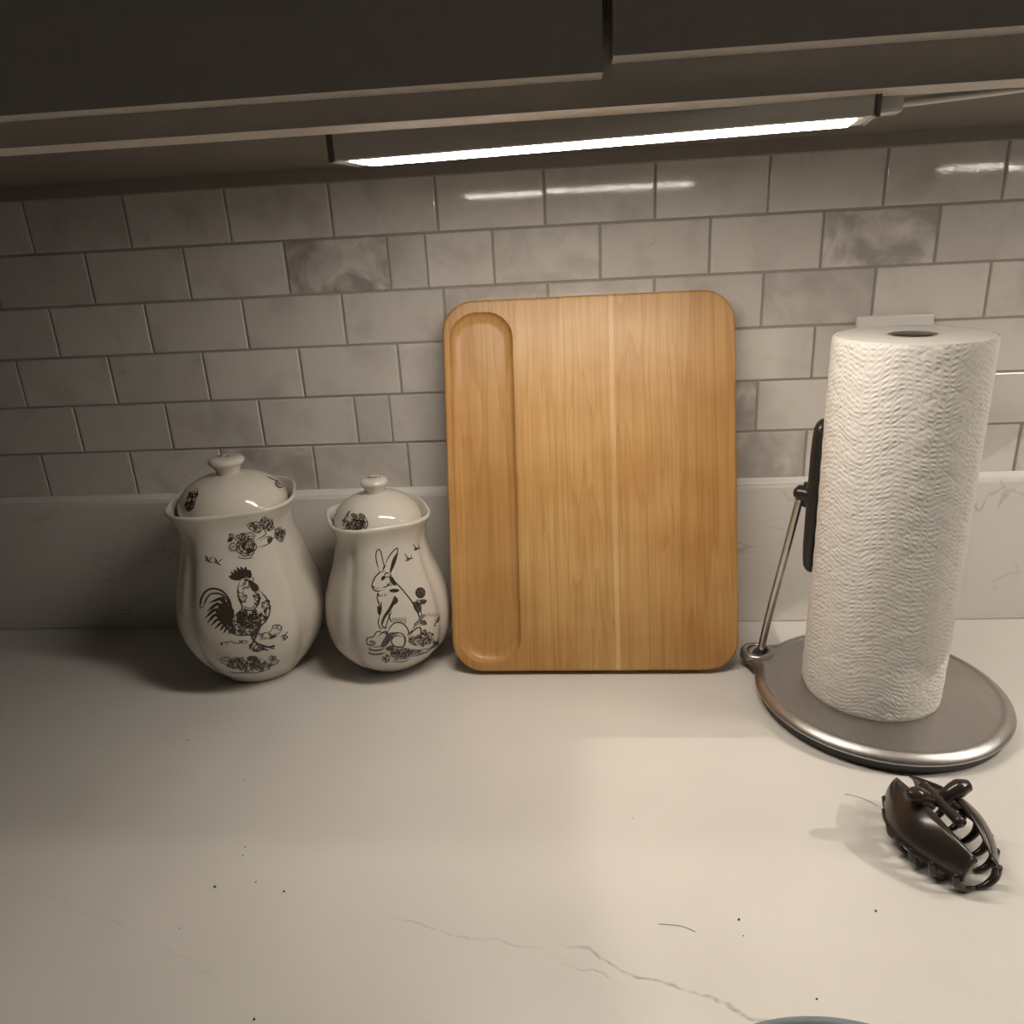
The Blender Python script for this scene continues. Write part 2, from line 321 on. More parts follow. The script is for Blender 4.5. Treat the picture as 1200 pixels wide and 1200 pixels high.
for r in range(6):
    for k in range(-7, 14):
        u = k + (0 if r % 2 else -.5)               # left end of the tile in tile widths
        cut = {(4, 1.5): .365, (1, 1): .36}.get((r, u))
        if cut:                                       # two pieces where the photo shows a cut tile
            for c0, c1 in ((0, cut), (cut, 1)):
                o = bpy.data.objects.new('tile', tile_mesh((c1 - c0) * PX - 1.7)); COL.objects.link(o); o.parent = wall
                o.location = Vector(((u + (c0 + c1) / 2) * PX, 0, H0 + (r + .5) * PZ)) * MM; o['veining'] = .10 if c0 == 0 else .0
            continue
        o = bpy.data.objects.new('tile', TM); COL.objects.link(o); o.parent = wall
        o.location = Vector(((u + .5) * PX, -0.0 + rt.uniform(-.25, .25), H0 + (r + .5) * PZ)) * MM
        o.rotation_euler = (math.radians(rt.gauss(0, .14)), 0, math.radians(rt.gauss(0, .12)))
        o['veining'] = float(special.get((r, u), max(0, rt.gauss(.0, .08))))
UP_T = 18.0
tag(box('quartz_upstand', -800, 1500, -UP_T, 1.6, 0, H0 - 1.0, UPST, bevel=2.0), 'pale quartz upstand strip along the wall between worktop and tiles', 'backsplash')
tag(box('worktop', -800, 1500, -640, 1.6, -30, 0, QUARTZ, bevel=1.0), 'white quartz kitchen worktop with faint grey veins', 'countertop')

LEDGE_HIGHLIGHT = plain('painted_ledge_highlight', (0.85, 0.83, 0.80), 0.35)  # white strip stands in for the highlight on the upstand's polished top edge
struct(obj('highlight_strip_1', [(x, y, z) for x in (-800, 1500) for y, z in ((-10, H0 - .9), (-8.5, H0 + .2), (-4, H0 + 1.2), (-1.2, H0 + 2.6), (-.4, H0 + 2.8), (-.4, H0 - .9))],
    [(i, (i + 1) % 6, 6 + (i + 1) % 6, 6 + i) for i in range(6)] + [(5, 4, 3, 2, 1, 0), (6, 7, 8, 9, 10, 11)], LEDGE_HIGHLIGHT))

# ------------------------------------------------------------------ wall cabinets
def cabinet(x0, x1, doors, zdoor, label):
    t = thing('wall_cabinet', label, 'cabinet', ((x0 + x1) / 2, 0, 467), 'wall cabinets above the tiles')
    cx = (x0 + x1) / 2
    def b(name, a0, a1, y0, y1, z0, z1, bev=0.8, parent=t, mat=PAINT):
        o = box(name, a0 - cx, a1 - cx, y0, y1, z0 - 467, z1 - 467, mat, parent, bev, 2); return o
    b('bottom_panel', x0, x1, -318, 1, 478, 492, 0, mat=UNDER)
    b('hanging_rail', x0, x1, -18, 1, 467, 478, 0, mat=RAIL)
    b('side_panel', x0, x0 + 15, -318, 1, 492, 1230, 0); b('side_panel', x1 - 15, x1, -318, 1, 492, 1230, 0)
    b('top_panel', x0, x1, -318, 1, 1215, 1230, 0)
    b('bottom_rail', x0, x1, -345, -314, 470, 508, 0)
    b('top_rail', x0 + .15, x1 - .15, -345, -318, 1190, 1230)
    b('stile', x0 + .15, x0 + 38, -345, -318, 508, 1190); b('stile', x1 - 38, x1 - .15, -345, -318, 508, 1190)
    for (d0, d1) in doors:
        zt = 1222; sw = 60; dx = (d0 + d1) / 2
        d = b('door', d0, d1, -355, -345.2, zdoor, zt, 0)
        f = [(d0, d0 + sw, zdoor, zt), (d1 - sw, d1, zdoor, zt), (d0 + sw, d1 - sw, zdoor, zdoor + sw), (d0 + sw, d1 - sw, zt - sw, zt)]
        for nm, (a0, a1, c0, c1) in zip(('door_stile', 'door_stile', 'door_rail', 'door_rail'), f):
            b(nm, a0, a1, -364, -355, c0, c1, 0, d)
    return t
cabinet(-407, 355.5, [(-403, -26.5), (-23.5, 353)], 482.5, 'greige wall cabinet whose door hangs slightly lower, over the two canisters')
cabinet(355.5, 1118, [(358, 735), (738, 1114)], 489, 'greige wall cabinet whose door sits slightly higher, over the paper towel roll')

# ------------------------------------------------------------------ LED light bar under the cabinets
A = np.array([203.0, -252.0]); B = np.array([490.0, -304.0]); dv = (B - A) / np.linalg.norm(B - A); ln = np.linalg.norm(B - A)
hw = 18.0
def light_bar(ax, ay, rot, ln, label, mat=LED):
    t = thing('led_light_bar', label, 'light', (ax, ay, 459), 'LED bars under the wall cabinets')
    t.rotation_euler = (0, 0, rot)
    box('housing', -9, ln + 8, -hw - 2.5, hw + 2.5, 0.8, 18.6, WHITEP, t, 1.0)  # white housing colour stands in for bloom from the lit strip
    box('diffuser', 0, ln, -hw, hw, 0.2, 1.2, mat, t, 0)
    box('end_cap', -13, -9, -hw - 3, hw + 3, 0.2, 18.6, CAP, t, 1.0); box('end_cap', ln + 8, ln + 11, -hw - 3, hw + 3, 0.2, 18.6, CAP, t, 1.0)
    return t
led = light_bar(A[0], A[1], math.atan2(dv[1], dv[0]), ln, 'lit white LED light bar over the cutting board')
box('connector', ln + 11, ln + 24, -7, 7, 3, 13, WHITEP, led, 2.0)
# added second bar, unseen, on the first one's cord; brightens the wall's right side
light_bar(800, -300, 0, ln, 'added unseen LED light bar at the far end of the cord', ADDED_LED)
inv = Matrix.Rotation(-math.atan2(dv[1], dv[0]), 3, 'Z'); far = inv @ Vector((788 - A[0], -300 - A[1], 9))
tube('cord', [(ln + 22, 0, 8), (ln + 60, 6, 10), (ln + 130, 24, 14), (far.x - 90, far.y, 14.5), tuple(far)], 2.2, WHITEP, led, 8)

# ------------------------------------------------------------------ wall outlet behind the roll
pl = thing('outlet_plate', 'white wall outlet plate on the tiles behind the paper towel roll', 'outlet', (642, -6, 263))
def pb(name, x0, x1, y0, y1, z0, z1, m, bev, par=pl): return box(name, x0 - 642, x1 - 642, y0 + 6, y1 + 6, z0 - 263, z1 - 263, m, par, bev, 3)
pb('cover', 606, 678, -6.5, -0.9, 205, 321, WHITEP, 2.6)
for zc in (243, 283):
    s = pb('socket', 625, 659, -8, -6, zc - 14, zc + 14, WHITEP, 1.0)
    for dx in (-6, 6): pb('slot', 642 + dx - 1, 642 + dx + 1, -8.15, -7.6, zc - 2, zc + 6, BLACKP, 0, s)

# ------------------------------------------------------------------ cutting board
BW, BH, BT = 279.0, 364.0, 18.0; CRAD = 31.0
alpha = math.asin(104.0 / 364.0)
board = thing('cutting_board', 'maple cutting board with a long scooped trough, leaning against the tiled wall', 'cutting board')
# local frame: x across, z up along the board, -y is the front face; rests on its lower back edge
board.location = Vector((208.2, -108.0, 0.1)) * MM; board.rotation_euler = (-alpha, 0, 0)
def outline(x):
    """lower and upper edge of the rounded board at x"""
    m = min(x, BW - x)
    if m >= CRAD: return 0.0, BH
    e = CRAD - math.sqrt(max(0, CRAD ** 2 - (CRAD - m) ** 2)); return e, BH - e
def edge_dist(x, z):
    qx = abs(x - BW / 2) - (BW / 2 - CRAD); qz = abs(z - BH / 2) - (BH / 2 - CRAD)
    return -(math.hypot(max(qx, 0), max(qz, 0)) + min(max(qx, qz), 0) - CRAD)
T0, T1, TZ0, TZ1 = 7.0, 68.5, 9.0, 352.0
def front_y(x, z):
    e = edge_dist(x, z); y = -BT
    if e < 2.6: y += 2.6 - math.sqrt(max(0, 2.6 ** 2 - (2.6 - e) ** 2))
    # trough: stadium shape with sloping walls
    r = 27.0; cx = (T0 + T1) / 2; hx = (T1 - T0) / 2 - r; cz = (TZ0 + TZ1) / 2; hz = (TZ1 - TZ0) / 2 - r
    qx = abs(x - cx) - hx; qz = abs(z - cz) - hz
    d = -(math.hypot(max(qx, 0), max(qz, 0)) + min(max(qx, qz), 0) - r)
    if d > 0:
        s = min(1, d / 11.0); y += 8.5 * math.sqrt(1 - (1 - s) ** 2)
    return y
def plank(x0, x1, mat):
    xs = sorted(set([x0, x1] + list(np.arange(math.ceil(x0), x1, 4.0 if x0 > 60 else 1.0)) + [a for a in (T1 - 2.2, T1 - 1.4, T1 - .7, T1 - .25, T1, T0, T0 + .25, T0 + .7) if x0 < a < x1]
                    + ([a for a in (0, .15, .5, 1.2, 2.2, 3.4, 5) if x0 <= a <= x1]) + [BW - a for a in (0, .15, .5, 1.2, 2.2, 3.4, 5, 8, 11, 14, 18, 22, 26, 30) if x0 <= BW - a <= x1]))
    # rows: dense at both ends so that corners, edge rounding and the trough ends stay smooth
    fine = 70 if x0 < 60 else 26
    ts = np.concatenate([np.linspace(0, .012, 7), np.linspace(.016, .13, fine), np.linspace(.14, .86, 24), np.linspace(.87, .984, fine), np.linspace(.988, 1, 7)])
    V, F = [], []; nx, nt_ = len(xs), len(ts)
    for side in (0, 1):
        for x in xs:
            lo, hi = outline(x)
            for t in ts:
                z = lo + (hi - lo) * t; V.append((x, front_y(x, z) if side == 0 else 0.0, z))
    idx = lambda s, i, j: s * nx * nt_ + i * nt_ + j
    for i in range(nx - 1):
        for j in range(nt_ - 1):
            F.append((idx(0, i, j), idx(0, i + 1, j), idx(0, i + 1, j + 1), idx(0, i, j + 1)))
            F.append((idx(1, i, j), idx(1, i, j + 1), idx(1, i + 1, j + 1), idx(1, i + 1, j)))
        F.append((idx(0, i, 0), idx(1, i, 0), idx(1, i + 1, 0), idx(0, i + 1, 0)))
        F.append((idx(0, i, nt_ - 1), idx(0, i + 1, nt_ - 1), idx(1, i + 1, nt_ - 1), idx(1, i, nt_ - 1)))
    for j in range(nt_ - 1):
        F.append((idx(0, 0, j), idx(0, 0, j + 1), idx(1, 0, j + 1), idx(1, 0, j)))
        F.append((idx(0, nx - 1, j), idx(1, nx - 1, j), idx(1, nx - 1, j + 1), idx(0, nx - 1, j + 1)))
    o = obj('plank', V, F, mat, board)
    o.data.polygons.foreach_set('use_smooth', [i < (nx - 1) * (nt_ - 1) * 2 + 1e9 for i in range(len(o.data.polygons))])
    o.data.set_sharp_from_angle(angle=math.radians(40)); return o
woods = [((.46, .255, .088), (.56, .325, .125), (.62, .37, .15), 1.3, 7), ((.50, .29, .105), (.60, .365, .145), (.68, .43, .19), 4.1, 6),
         ((.49, .285, .105), (.59, .36, .145), (.66, .42, .185), 7.7, 9), ((.62, .41, .19), (.70, .48, .24), (.75, .54, .29), 2.2, 3),
         ((.49, .28, .10), (.58, .345, .138), (.64, .39, .165), 9.4, 13), ((.45, .245, .082), (.54, .305, .113), (.60, .35, .14), 12.6, 6)]
bounds = [0, 70.5, 117.5, 160.5, 165.5, 225.0, BW]
for k in range(6): plank(bounds[k] + (0.06 if k else 0), bounds[k + 1] - (0.06 if k < 5 else 0), mat_wood('wood_strip', *woods[k]))

# ------------------------------------------------------------------ canisters
def canister(cx, cy, azim, prof, rim, lidprof, knobprof, label, name):
    zr = rim
    t = thing(name, label, 'canister', (cx, cy, 0))
    th0 = -math.pi / 2 + math.radians(azim)
    pz = np.array([q[1] for q in prof], float); pr = np.array([q[0] for q in prof], float)
    C = smooth_curve([(r, z) for r, z in prof], 8); zz, rr = C[:, 1], C[:, 0]
    def shape(theta, z):
        th = theta - th0; u = np.clip(z / zr, 0, 1)
        sq = np.interp(u, [0, .1, .35, .7, .9, 1], [.0, .006, .012, .018, .045, .060])
        g = np.interp(u, [0, .08, .25, .55, .8, .93, 1], [0, .25, 1, 1, .8, .25, 0])
        d = (th + math.pi / 4) % (math.pi / 2); d = np.minimum(d, math.pi / 2 - d)
        return 1 - sq * np.cos(4 * th) - g * (.050 * np.exp(-(d / .10) ** 2)) + g * .010
    def radius(theta, z): return np.interp(z, zz, rr) * shape(theta, z)
    outer = [(r, z) for r, z in C]
    wt = 4.2
    R1 = outer[-1][0]
    lip = [(R1 - .2, zr + 1.6), (R1 - 1.8, zr + 2.6), (R1 - 3.6, zr + 1.6), (R1 - 4.6, zr - .6)]
    inner = [(np.interp(z, zz, rr) - wt - .6, z) for z in (zr - 4, zr - 8, zr - 14, zr - 30)]
    body = lathe('body', [(outer[0][0] - 4, 1.5), (outer[0][0] - 3, 0.0)] + outer + lip + inner, GLAZE, t, 160, lambda th, z: shape(th, min(z, zr)), close_bot=True)
    def lidshape(theta, z): 
        th = theta - th0
        d = (th + math.pi / 4) % (math.pi / 2); d = np.minimum(d, math.pi / 2 - d)
        f = np.interp(z, [lidprof[0][1], lidprof[-1][1]], [1, 0])
        return 1 - .022 * f * np.cos(4 * th) - .022 * f * np.exp(-(d / .10) ** 2)
    LC = smooth_curve(lidprof, 6)
    lid = lathe('lid', [(lidprof[0][0] - 4, lidprof[0][1] - .5)] + [tuple(q) for q in LC], GLAZE, t, 128, lidshape, close_top=True, close_bot=True)
    KC = smooth_curve(knobprof, 6)
    knob = lathe('knob', [tuple(q) for q in KC], GLAZE, lid, 64, None, close_top=True)
    lz, lr = LC[::-1][:, 1][::-1], LC[:, 0]
    def lid_radius(theta, z): return np.interp(z, LC[:, 1], LC[:, 0], right=0) * lidshape(theta, z)
    return t, body, lid, knob, radius, lid_radius, (cx, cy)

def raycast(px, py, ctr, radius, zmin, zmax, lift=0.22):
    """sight lines through drawing points -> points lying on the curved glaze"""
    q = np.stack([(px - 600) / FPX, (py - 600) / FPX, np.ones_like(px)], 1) @ CR
    P0 = CC - np.array([ctr[0], ctr[1], 0])
    d2 = (q[:, :2] ** 2).sum(1); tm = -(P0[:2] * q[:, :2]).sum(1) / d2           # closest to the axis
    lo = tm - 110 / np.sqrt(d2); hi = tm.copy()
    def Fv(t):
        W = P0 + q * t[:, None]
        return np.hypot(W[:, 0], W[:, 1]) - radius(np.arctan2(W[:, 1], W[:, 0]), np.clip(W[:, 2], zmin, zmax)) - lift
    # first crossing by marching, then bisection
    ts = [lo + (hi - lo) * k / 60 for k in range(61)]
    f0 = Fv(ts[0]); a, b_ = lo.copy(), hi.copy(); found = np.zeros(len(lo), bool)
    for k in range(60):
        f1 = Fv(ts[k + 1]); hit = (~found) & (f0 > 0) & (f1 <= 0)
        a[hit] = ts[k][hit]; b_[hit] = ts[k + 1][hit]; found |= hit; f0 = f1
    for _ in range(28):
        mid = (a + b_) / 2; s = Fv(mid) > 0; a = np.where(s, mid, a); b_ = np.where(s, b_, mid)
    return P0 + q * ((a + b_) / 2)[:, None], found
class Print:
    """ink drawing: ribbons and hatched fills, given in drawing units, wrapped on to the glaze"""
    def __init__(s, ox, oy, sc, den=.85, edge=3.0): s.o = (ox, oy, sc); s.den = den; s.edge = edge; s.V = []; s.F = []; s.r = random.Random(11)
    def line(s, pts, wd=7, n=5, taper=True):
        C = smooth_curve(pts, n); m = len(C)
        T = np.gradient(C, axis=0); T /= np.maximum(np.linalg.norm(T, axis=1), 1e-6)[:, None]
        Nn = np.stack([-T[:, 1], T[:, 0]], 1); k = np.linspace(0, 1, m)
        wv = wd / 2 * (np.clip(np.minimum(k, 1 - k) * 6, .35, 1) if taper else np.ones(m))
        b = len(s.V)
        for c, nn, w_ in zip(C, Nn, wv): s.V += [c + nn * w_, c - nn * w_]
        s.F += [(b + 2 * i, b + 2 * i + 1, b + 2 * i + 3, b + 2 * i + 2) for i in range(m - 1)]
    def fill(s, pts, step=4.0, density=None, wd=None):
        density = density or s.den; wd = wd or s.edge
        P = smooth_curve(list(pts) + [pts[0]], 4)
        y = P[:, 1].min() + step / 2
        while y < P[:, 1].max():
            xs = []
            for (x0, y0), (x1, y1) in zip(P[:-1], P[1:]):
                if (y0 <= y) != (y1 <= y): xs.append(x0 + (x1 - x0) * (y - y0) / (y1 - y0))
            xs.sort()
            for a, c in zip(xs[::2], xs[1::2]):
                n = max(1, int((c - a) / 12)); b = len(s.V); h = step * .55 * density
                for k in range(n + 1):
                    x = a + (c - a) * k / n; s.V += [np.array((x, y - h)), np.array((x, y + h))]
                s.F += [(b + 2 * k, b + 2 * k + 1, b + 2 * k + 3, b + 2 * k + 2) for k in range(n)]
            y += step
        s.line(list(pts) + [pts[0]], wd, 4, False)
    def ellipse(s, cx, cy, rx, ry, wd=5, rot=0, fill=False, a0=0, a1=360):
        A_ = np.radians(np.linspace(a0, a1, 13)); ca, sa = math.cos(rot), math.sin(rot)
        pts = [(cx + rx * math.cos(a) * ca - ry * math.sin(a) * sa, cy + rx * math.cos(a) * sa + ry * math.sin(a) * ca) for a in A_]
        if fill: s.fill(pts[:-1])
        else: s.line(pts, wd, 3, False)
    def scribble(s, cx, cy, rx, ry, n, wd=5, size=14):
        for _ in range(n):
            a = s.r.uniform(0, 6.28); q = math.sqrt(s.r.random())
            x, y = cx + rx * q * math.cos(a), cy + ry * q * math.sin(a); b = s.r.uniform(0, 6.28); z = size * s.r.uniform(.6, 1.2)
            s.line([(x + z * math.cos(b + k * 1.1) * (.5 + .15 * k), y + z * math.sin(b + k * 1.1) * (.5 + .15 * k)) for k in range(4)], wd, 3)
    def leaf(s, x0, y0, x1, y1, w_, wd=5, veins=True, fill=False):
        dx, dy = x1 - x0, y1 - y0; nx, ny = -dy, dx
        side = lambda k: [(x0 + dx * t + nx * k * w_ * math.sin(math.pi * t ** .8), y0 + dy * t + ny * k * w_ * math.sin(math.pi * t ** .8)) for t in (0, .25, .5, .75, 1)]
        if fill: s.fill(side(1) + side(-1)[::-1][1:-1])
        s.line(side(1), wd); s.line(side(-1), wd)
        if veins:
            s.line([(x0, y0), ((x0 + x1) / 2, (y0 + y1) / 2), (x1, y1)], wd * .7)
            for t in (.3, .5, .7):
                for k in (1, -1): s.line([(x0 + dx * t, y0 + dy * t), (x0 + dx * (t + .12) + nx * k * w_ * .8, y0 + dy * (t + .12) + ny * k * w_ * .8)], wd * .6, 2)
    def rose(s, cx, cy, R, wd=6):
        s.ellipse(cx, cy, R * .30, R * .26, wd); s.scribble(cx, cy, R * .35, R * .3, 7, wd * .7, R * .2)
        for k in range(5):
            a = k * 1.26 + .4; s.ellipse(cx + R * .38 * math.cos(a), cy + R * .34 * math.sin(a), R * .40, R * .30, wd, a + 1.57, a0=190, a1=350)
        for k in range(7):
            a = k * .9; s.ellipse(cx + R * .66 * math.cos(a), cy + R * .60 * math.sin(a), R * .36, R * .26, wd, a + 1.57, a0=175, a1=365)
        for k in range(12):
            a = s.r.uniform(0, 6.28); s.line([(cx + R * .45 * math.cos(a), cy + R * .4 * math.sin(a)), (cx + R * .8 * math.cos(a + .15), cy + R * .72 * math.sin(a + .15))], wd * .6, 2)
    def bird(s, x, y, k, flip=1):
        s.line([(x - 30 * k * flip, y - 22 * k), (x - 12 * k * flip, y - 8 * k), (x, y + 8 * k), (x + 12 * k * flip, y - 2 * k), (x + 14 * k * flip, y - 26 * k)], 5 * k, 4)
        s.line([(x - 24 * k * flip, y + 18 * k), (x - 5 * k * flip, y + 14 * k), (x + 14 * k * flip, y + 2 * k), (x + 26 * k * flip, y + 4 * k)], 6 * k, 4)
    def build(s, name, mat, parent, ctr, radius, zmin, zmax):
        P = np.array(s.V); ox, oy, sc = s.o
        W, ok = raycast(ox + P[:, 0] / sc, oy + P[:, 1] / sc, ctr, radius, zmin, zmax)
        F = [f for f in s.F if all(ok[i] for i in f)]
        return obj(name, W, F, mat, parent)

# ---- large canister with the rooster
prof1 = [(39, 0.8), (41, 3), (46, 9), (55, 20), (66.5, 40), (72.5, 65), (71, 90), (64.5, 115), (58, 138), (55.3, 155), (56.5, 168), (60, 178), (63.5, 185)]
lid1 = [(52, 176), (52.3, 181), (50, 188), (45, 195.5), (36, 202.5), (24, 207.5), (10.5, 210)]
knob1 = [(10.6, 208.5), (10.8, 212), (13, 216.5), (16.6, 220.5), (16.8, 223), (14, 225.6), (8, 226.6), (2, 226.4)]
can1, body1, lidA, knobA, rad1, lrad1, ctr1 = canister(1, -97, 18, prof1, 185, lid1, knob1, 'large ivory ceramic canister printed with a rooster', 'ceramic_canister')
d = Print(230, 600, 6)
d.fill([(228, 452), (250, 441), (243, 418), (268, 433), (264, 404), (290, 420), (284, 388), (312, 407), (311, 383), (335, 403), (346, 384), (360, 408), (379, 411), (389, 440), (385, 458), (358, 452), (330, 458), (318, 472), (296, 480), (268, 478), (246, 470)])
d.fill([(368, 474), (396, 490), (430, 514), (439, 540), (426, 556), (402, 556), (381, 530), (372, 500)])
d.line([(318, 470), (335, 462), (360, 460), (388, 462)], 8); d.line([(328, 480), (350, 474), (372, 478)], 9); d.ellipse(350, 478, 8, 6, 6, fill=True)
d.line([(385, 455), (404, 470), (395, 488), (380, 478)], 6); d.ellipse(352, 508, 18, 24, 5, .4)
d.line([(314, 474), (297, 520), (292, 570), (304, 620), (322, 662), (318, 690), (300, 702), (266, 736), (250, 765)], 9)
d.line([(438, 545), (470, 578), (500, 618), (518, 668), (513, 720), (490, 766), (456, 800), (442, 830), (425, 852)], 10)
d.line([(425, 852), (390, 862), (340, 866), (290, 866), (250, 850), (238, 838)], 9)
d.line([(322, 662), (345, 686), (385, 692), (412, 680), (440, 640), (446, 600), (430, 560)], 9)
d.line([(330, 655), (352, 672), (384, 676), (404, 664), (425, 630)], 6)
d.scribble(322, 600, 22, 60, 16, 6, 16); d.scribble(425, 610, 22, 50, 22, 7, 14); d.scribble(345, 520, 25, 25, 9, 5, 10)
d.scribble(350, 750, 58, 52, 46, 8, 20); d.scribble(430, 740, 62, 48, 64, 8, 15); d.scribble(405, 800, 52, 36, 36, 8, 16); d.scribble(490, 660, 26, 58, 26, 7, 13)
d.scribble(290, 800, 42, 44, 26, 6, 16); d.scribble(340, 838, 80, 18, 26, 8, 14)
d.fill([(300, 715), (330, 700), (345, 720), (340, 760), (352, 790), (330, 800), (306, 770), (292, 742)])
d.fill([(400, 835), (445, 805), (440, 835), (424, 862), (412, 880), (395, 872), (385, 855)])
# tail
d.line([(256, 725), (246, 660), (222, 600), (178, 554), (118, 538), (70, 556), (40, 598), (28, 648), (30, 678)], 13)
d.line([(246, 700), (222, 626), (178, 580), (122, 572), (86, 590), (62, 632), (50, 668)], 11)
d.line([(30, 678), (42, 668), (50, 668)], 6)
for (tx, ty, mx, my, wd) in ((92, 640, 165, 610, 20), (78, 700, 140, 650, 22), (64, 745, 125, 690, 20), (78, 780, 130, 725, 20), (102, 800, 150, 755, 18), (130, 822, 175, 780, 18), (165, 838, 195, 800, 17), (190, 855, 215, 820, 16), (232, 862, 240, 835, 16), (150, 605, 205, 640, 18), (196, 630, 228, 680, 16)):
    d.line([(254, 772), (mx + 30, my + 12), (mx, my), (tx, ty)], wd, 5)
d.fill([(180, 640), (225, 660), (250, 720), (256, 780), (230, 800), (190, 770), (150, 740), (140, 690)])
# legs and feet
d.line([(385, 858), (398, 895), (430, 925), (470, 940), (510, 950), (552, 940)], 14, taper=False); d.line([(438, 828), (418, 878), (402, 910), (388, 940), (376, 965)], 13, taper=False)
d.line([(430, 925), (440, 960), (420, 975), (385, 972)], 11); d.line([(465, 940), (480, 965), (510, 974)], 11); d.line([(395, 925), (375, 938), (380, 960)], 9); d.line([(510, 950), (540, 960), (550, 955)], 9)
d.scribble(440, 958, 60, 18, 14, 8, 14)
rooster = d.build('rooster_print', INK, body1, ctr1, rad1, 2, 183)
d = Print(230, 600, 6)
d.line([(170, 942), (188, 918), (225, 916), (248, 908), (262, 918), (300, 924), (322, 906), (346, 900)], 6); d.scribble(195, 925, 22, 10, 4, 6, 10); d.scribble(325, 912, 22, 12, 7, 6, 12)
d.line([(430, 892), (448, 866), (484, 850), (520, 842), (536, 812), (552, 796), (584, 794), (602, 812), (590, 842), (560, 868), (510, 890), (445, 896)], 5)
d.ellipse(552, 808, 16, 12, 5); d.ellipse(584, 812, 14, 16, 5); d.scribble(510, 870, 55, 16, 16, 5, 14); d.scribble(455, 868, 22, 18, 8, 5, 12)
d.line([(600, 904), (618, 890), (628, 858), (650, 838)], 7); d.line([(610, 868), (638, 872), (632, 892), (612, 906)], 6); d.scribble(622, 880, 18, 20, 6, 6, 10)
# ground flowers
d.ellipse(395, 1030, 38, 17, 5, fill=True); d.scribble(300, 1065, 75, 34, 60, 6, 16); d.scribble(450, 1075, 80, 32, 66, 6, 16); d.scribble(370, 1095, 90, 22, 44, 6, 14)
d.leaf(250, 1055, 160, 1036, .28); d.leaf(520, 1060, 585, 1045, .3); d.leaf(520, 1050, 535, 1008, .35); d.leaf(535, 1040, 560, 1012, .3)
d.leaf(300, 1060, 330, 1020, .25); d.leaf(265, 1070, 212, 1085, .3); d.line([(232, 1118), (270, 1132), (340, 1130), (410, 1132), (470, 1118), (520, 1100)], 6)
d.build('flower_print', INK, body1, ctr1, rad1, 2, 183)
for bx, by in ((88, 335), (152, 352)):
    d = Print(230, 600, 6); d.bird(bx, by, 1.15, -1); d.line([(bx - 28, by - 32), (bx - 10, by - 14), (bx - 2, by + 6)], 6); d.build('bird_print', INK, body1, ctr1, rad1, 2, 183)
d = Print(230, 600, 6)
d.rose(352, 246, 76, 7); d.scribble(352, 240, 60, 55, 30, 6, 14); d.ellipse(345, 312, 48, 16, 6, 0, a0=0, a1=180); d.fill([(320, 220), (345, 205), (352, 225), (335, 250), (318, 245)]); d.fill([(350, 270), (390, 260), (400, 275), (370, 290)])
d.leaf(286, 232, 226, 262, .42, 6); d.line([(292, 210), (262, 184), (222, 182)], 6); d.leaf(262, 184, 232, 152, .35, 6); d.leaf(256, 188, 218, 206, .25, 6, fill=True)
d.leaf(300, 185, 350, 150, .3, 6); d.leaf(340, 172, 420, 168, .3, 6); d.scribble(330, 172, 45, 16, 14, 6, 12)
d.line([(418, 200), (470, 170), (490, 150), (470, 110), (488, 70)], 7); d.line([(430, 250), (480, 236), (520, 216), (535, 190), (520, 172), (490, 176), (440, 212)], 6); d.fill([(505, 180), (532, 182), (530, 205), (510, 218), (500, 200)])
d.leaf(470, 118, 352, 92, .30, 6); d.leaf(460, 130, 400, 128, .3, 6); d.leaf(476, 110, 482, 26, .35, 6); d.leaf(480, 112, 540, 52, .34, 6); d.leaf(484, 120, 548, 104, .3, 6)
d.line([(530, 186), (560, 176), (580, 150)], 7); d.leaf(570, 165, 590, 104, .35, 6); d.leaf(576, 165, 632, 150, .34, 6); d.leaf(574, 176, 610, 208, .34, 6); d.leaf(575, 170, 628, 122, .25, 6)
d.scribble(500, 84, 50, 36, 34, 5, 12); d.scribble(592, 158, 36, 44, 26, 5, 12); d.scribble(410, 100, 45, 18, 16, 5, 12); d.line([(545, 104), (556, 130), (545, 170)], 5)
d.build('rose_print', INK, body1, ctr1, rad1, 2, 183)
# lid and knob prints
d = Print(190, 520, 4.14)
d.line([(168, 216), (138, 244), (116, 296), (124, 326), (146, 314), (162, 270), (172, 232), (168, 216)], 5)
for q in ((150, 245), (140, 270), (132, 298)): d.scribble(q[0], q[1], 14, 18, 15, 5, 13)
d.build('rose_print', INK, lidA, ctr1, lrad1, 176, 209)
d = Print(190, 520, 4.14); d.rose(572, 192, 26, 4); d.line([(506, 158), (530, 168), (548, 176), (560, 184)], 5); d.build('rose_print', INK, lidA, ctr1, lrad1, 176, 209)
def knob_print(knob, z, R, seed, ctr):
    r = random.Random(seed); V, F = [], []
    for k in range(9):
        a = -.9 + k * .22; P = smooth_curve([(R * (k / 4 - 1) * .9, r.uniform(-.35, .35) * R), (R * (k / 4 - 1) * .9 + r.uniform(-.3, .3) * R, r.uniform(-.5, .5) * R), (R * (k / 4 - 1) * .7, r.uniform(-.5, .3) * R)], 5)
        b = len(V)
        for q in P: V += [(q[0] - .35, q[1] - .35, z), (q[0] + .35, q[1] + .35, z)]
        F += [(b + 2 * i, b + 2 * i + 1, b + 2 * i + 3, b + 2 * i + 2) for i in range(len(P) - 1)]
    return V, F
def put_knob_print(lid, z, R, seed):
    V, F = knob_print(None, z, R, seed, None); return obj('knob_print', V, F, INK, lid)
put_knob_print(lidA, 227.0, 8.0, 4)

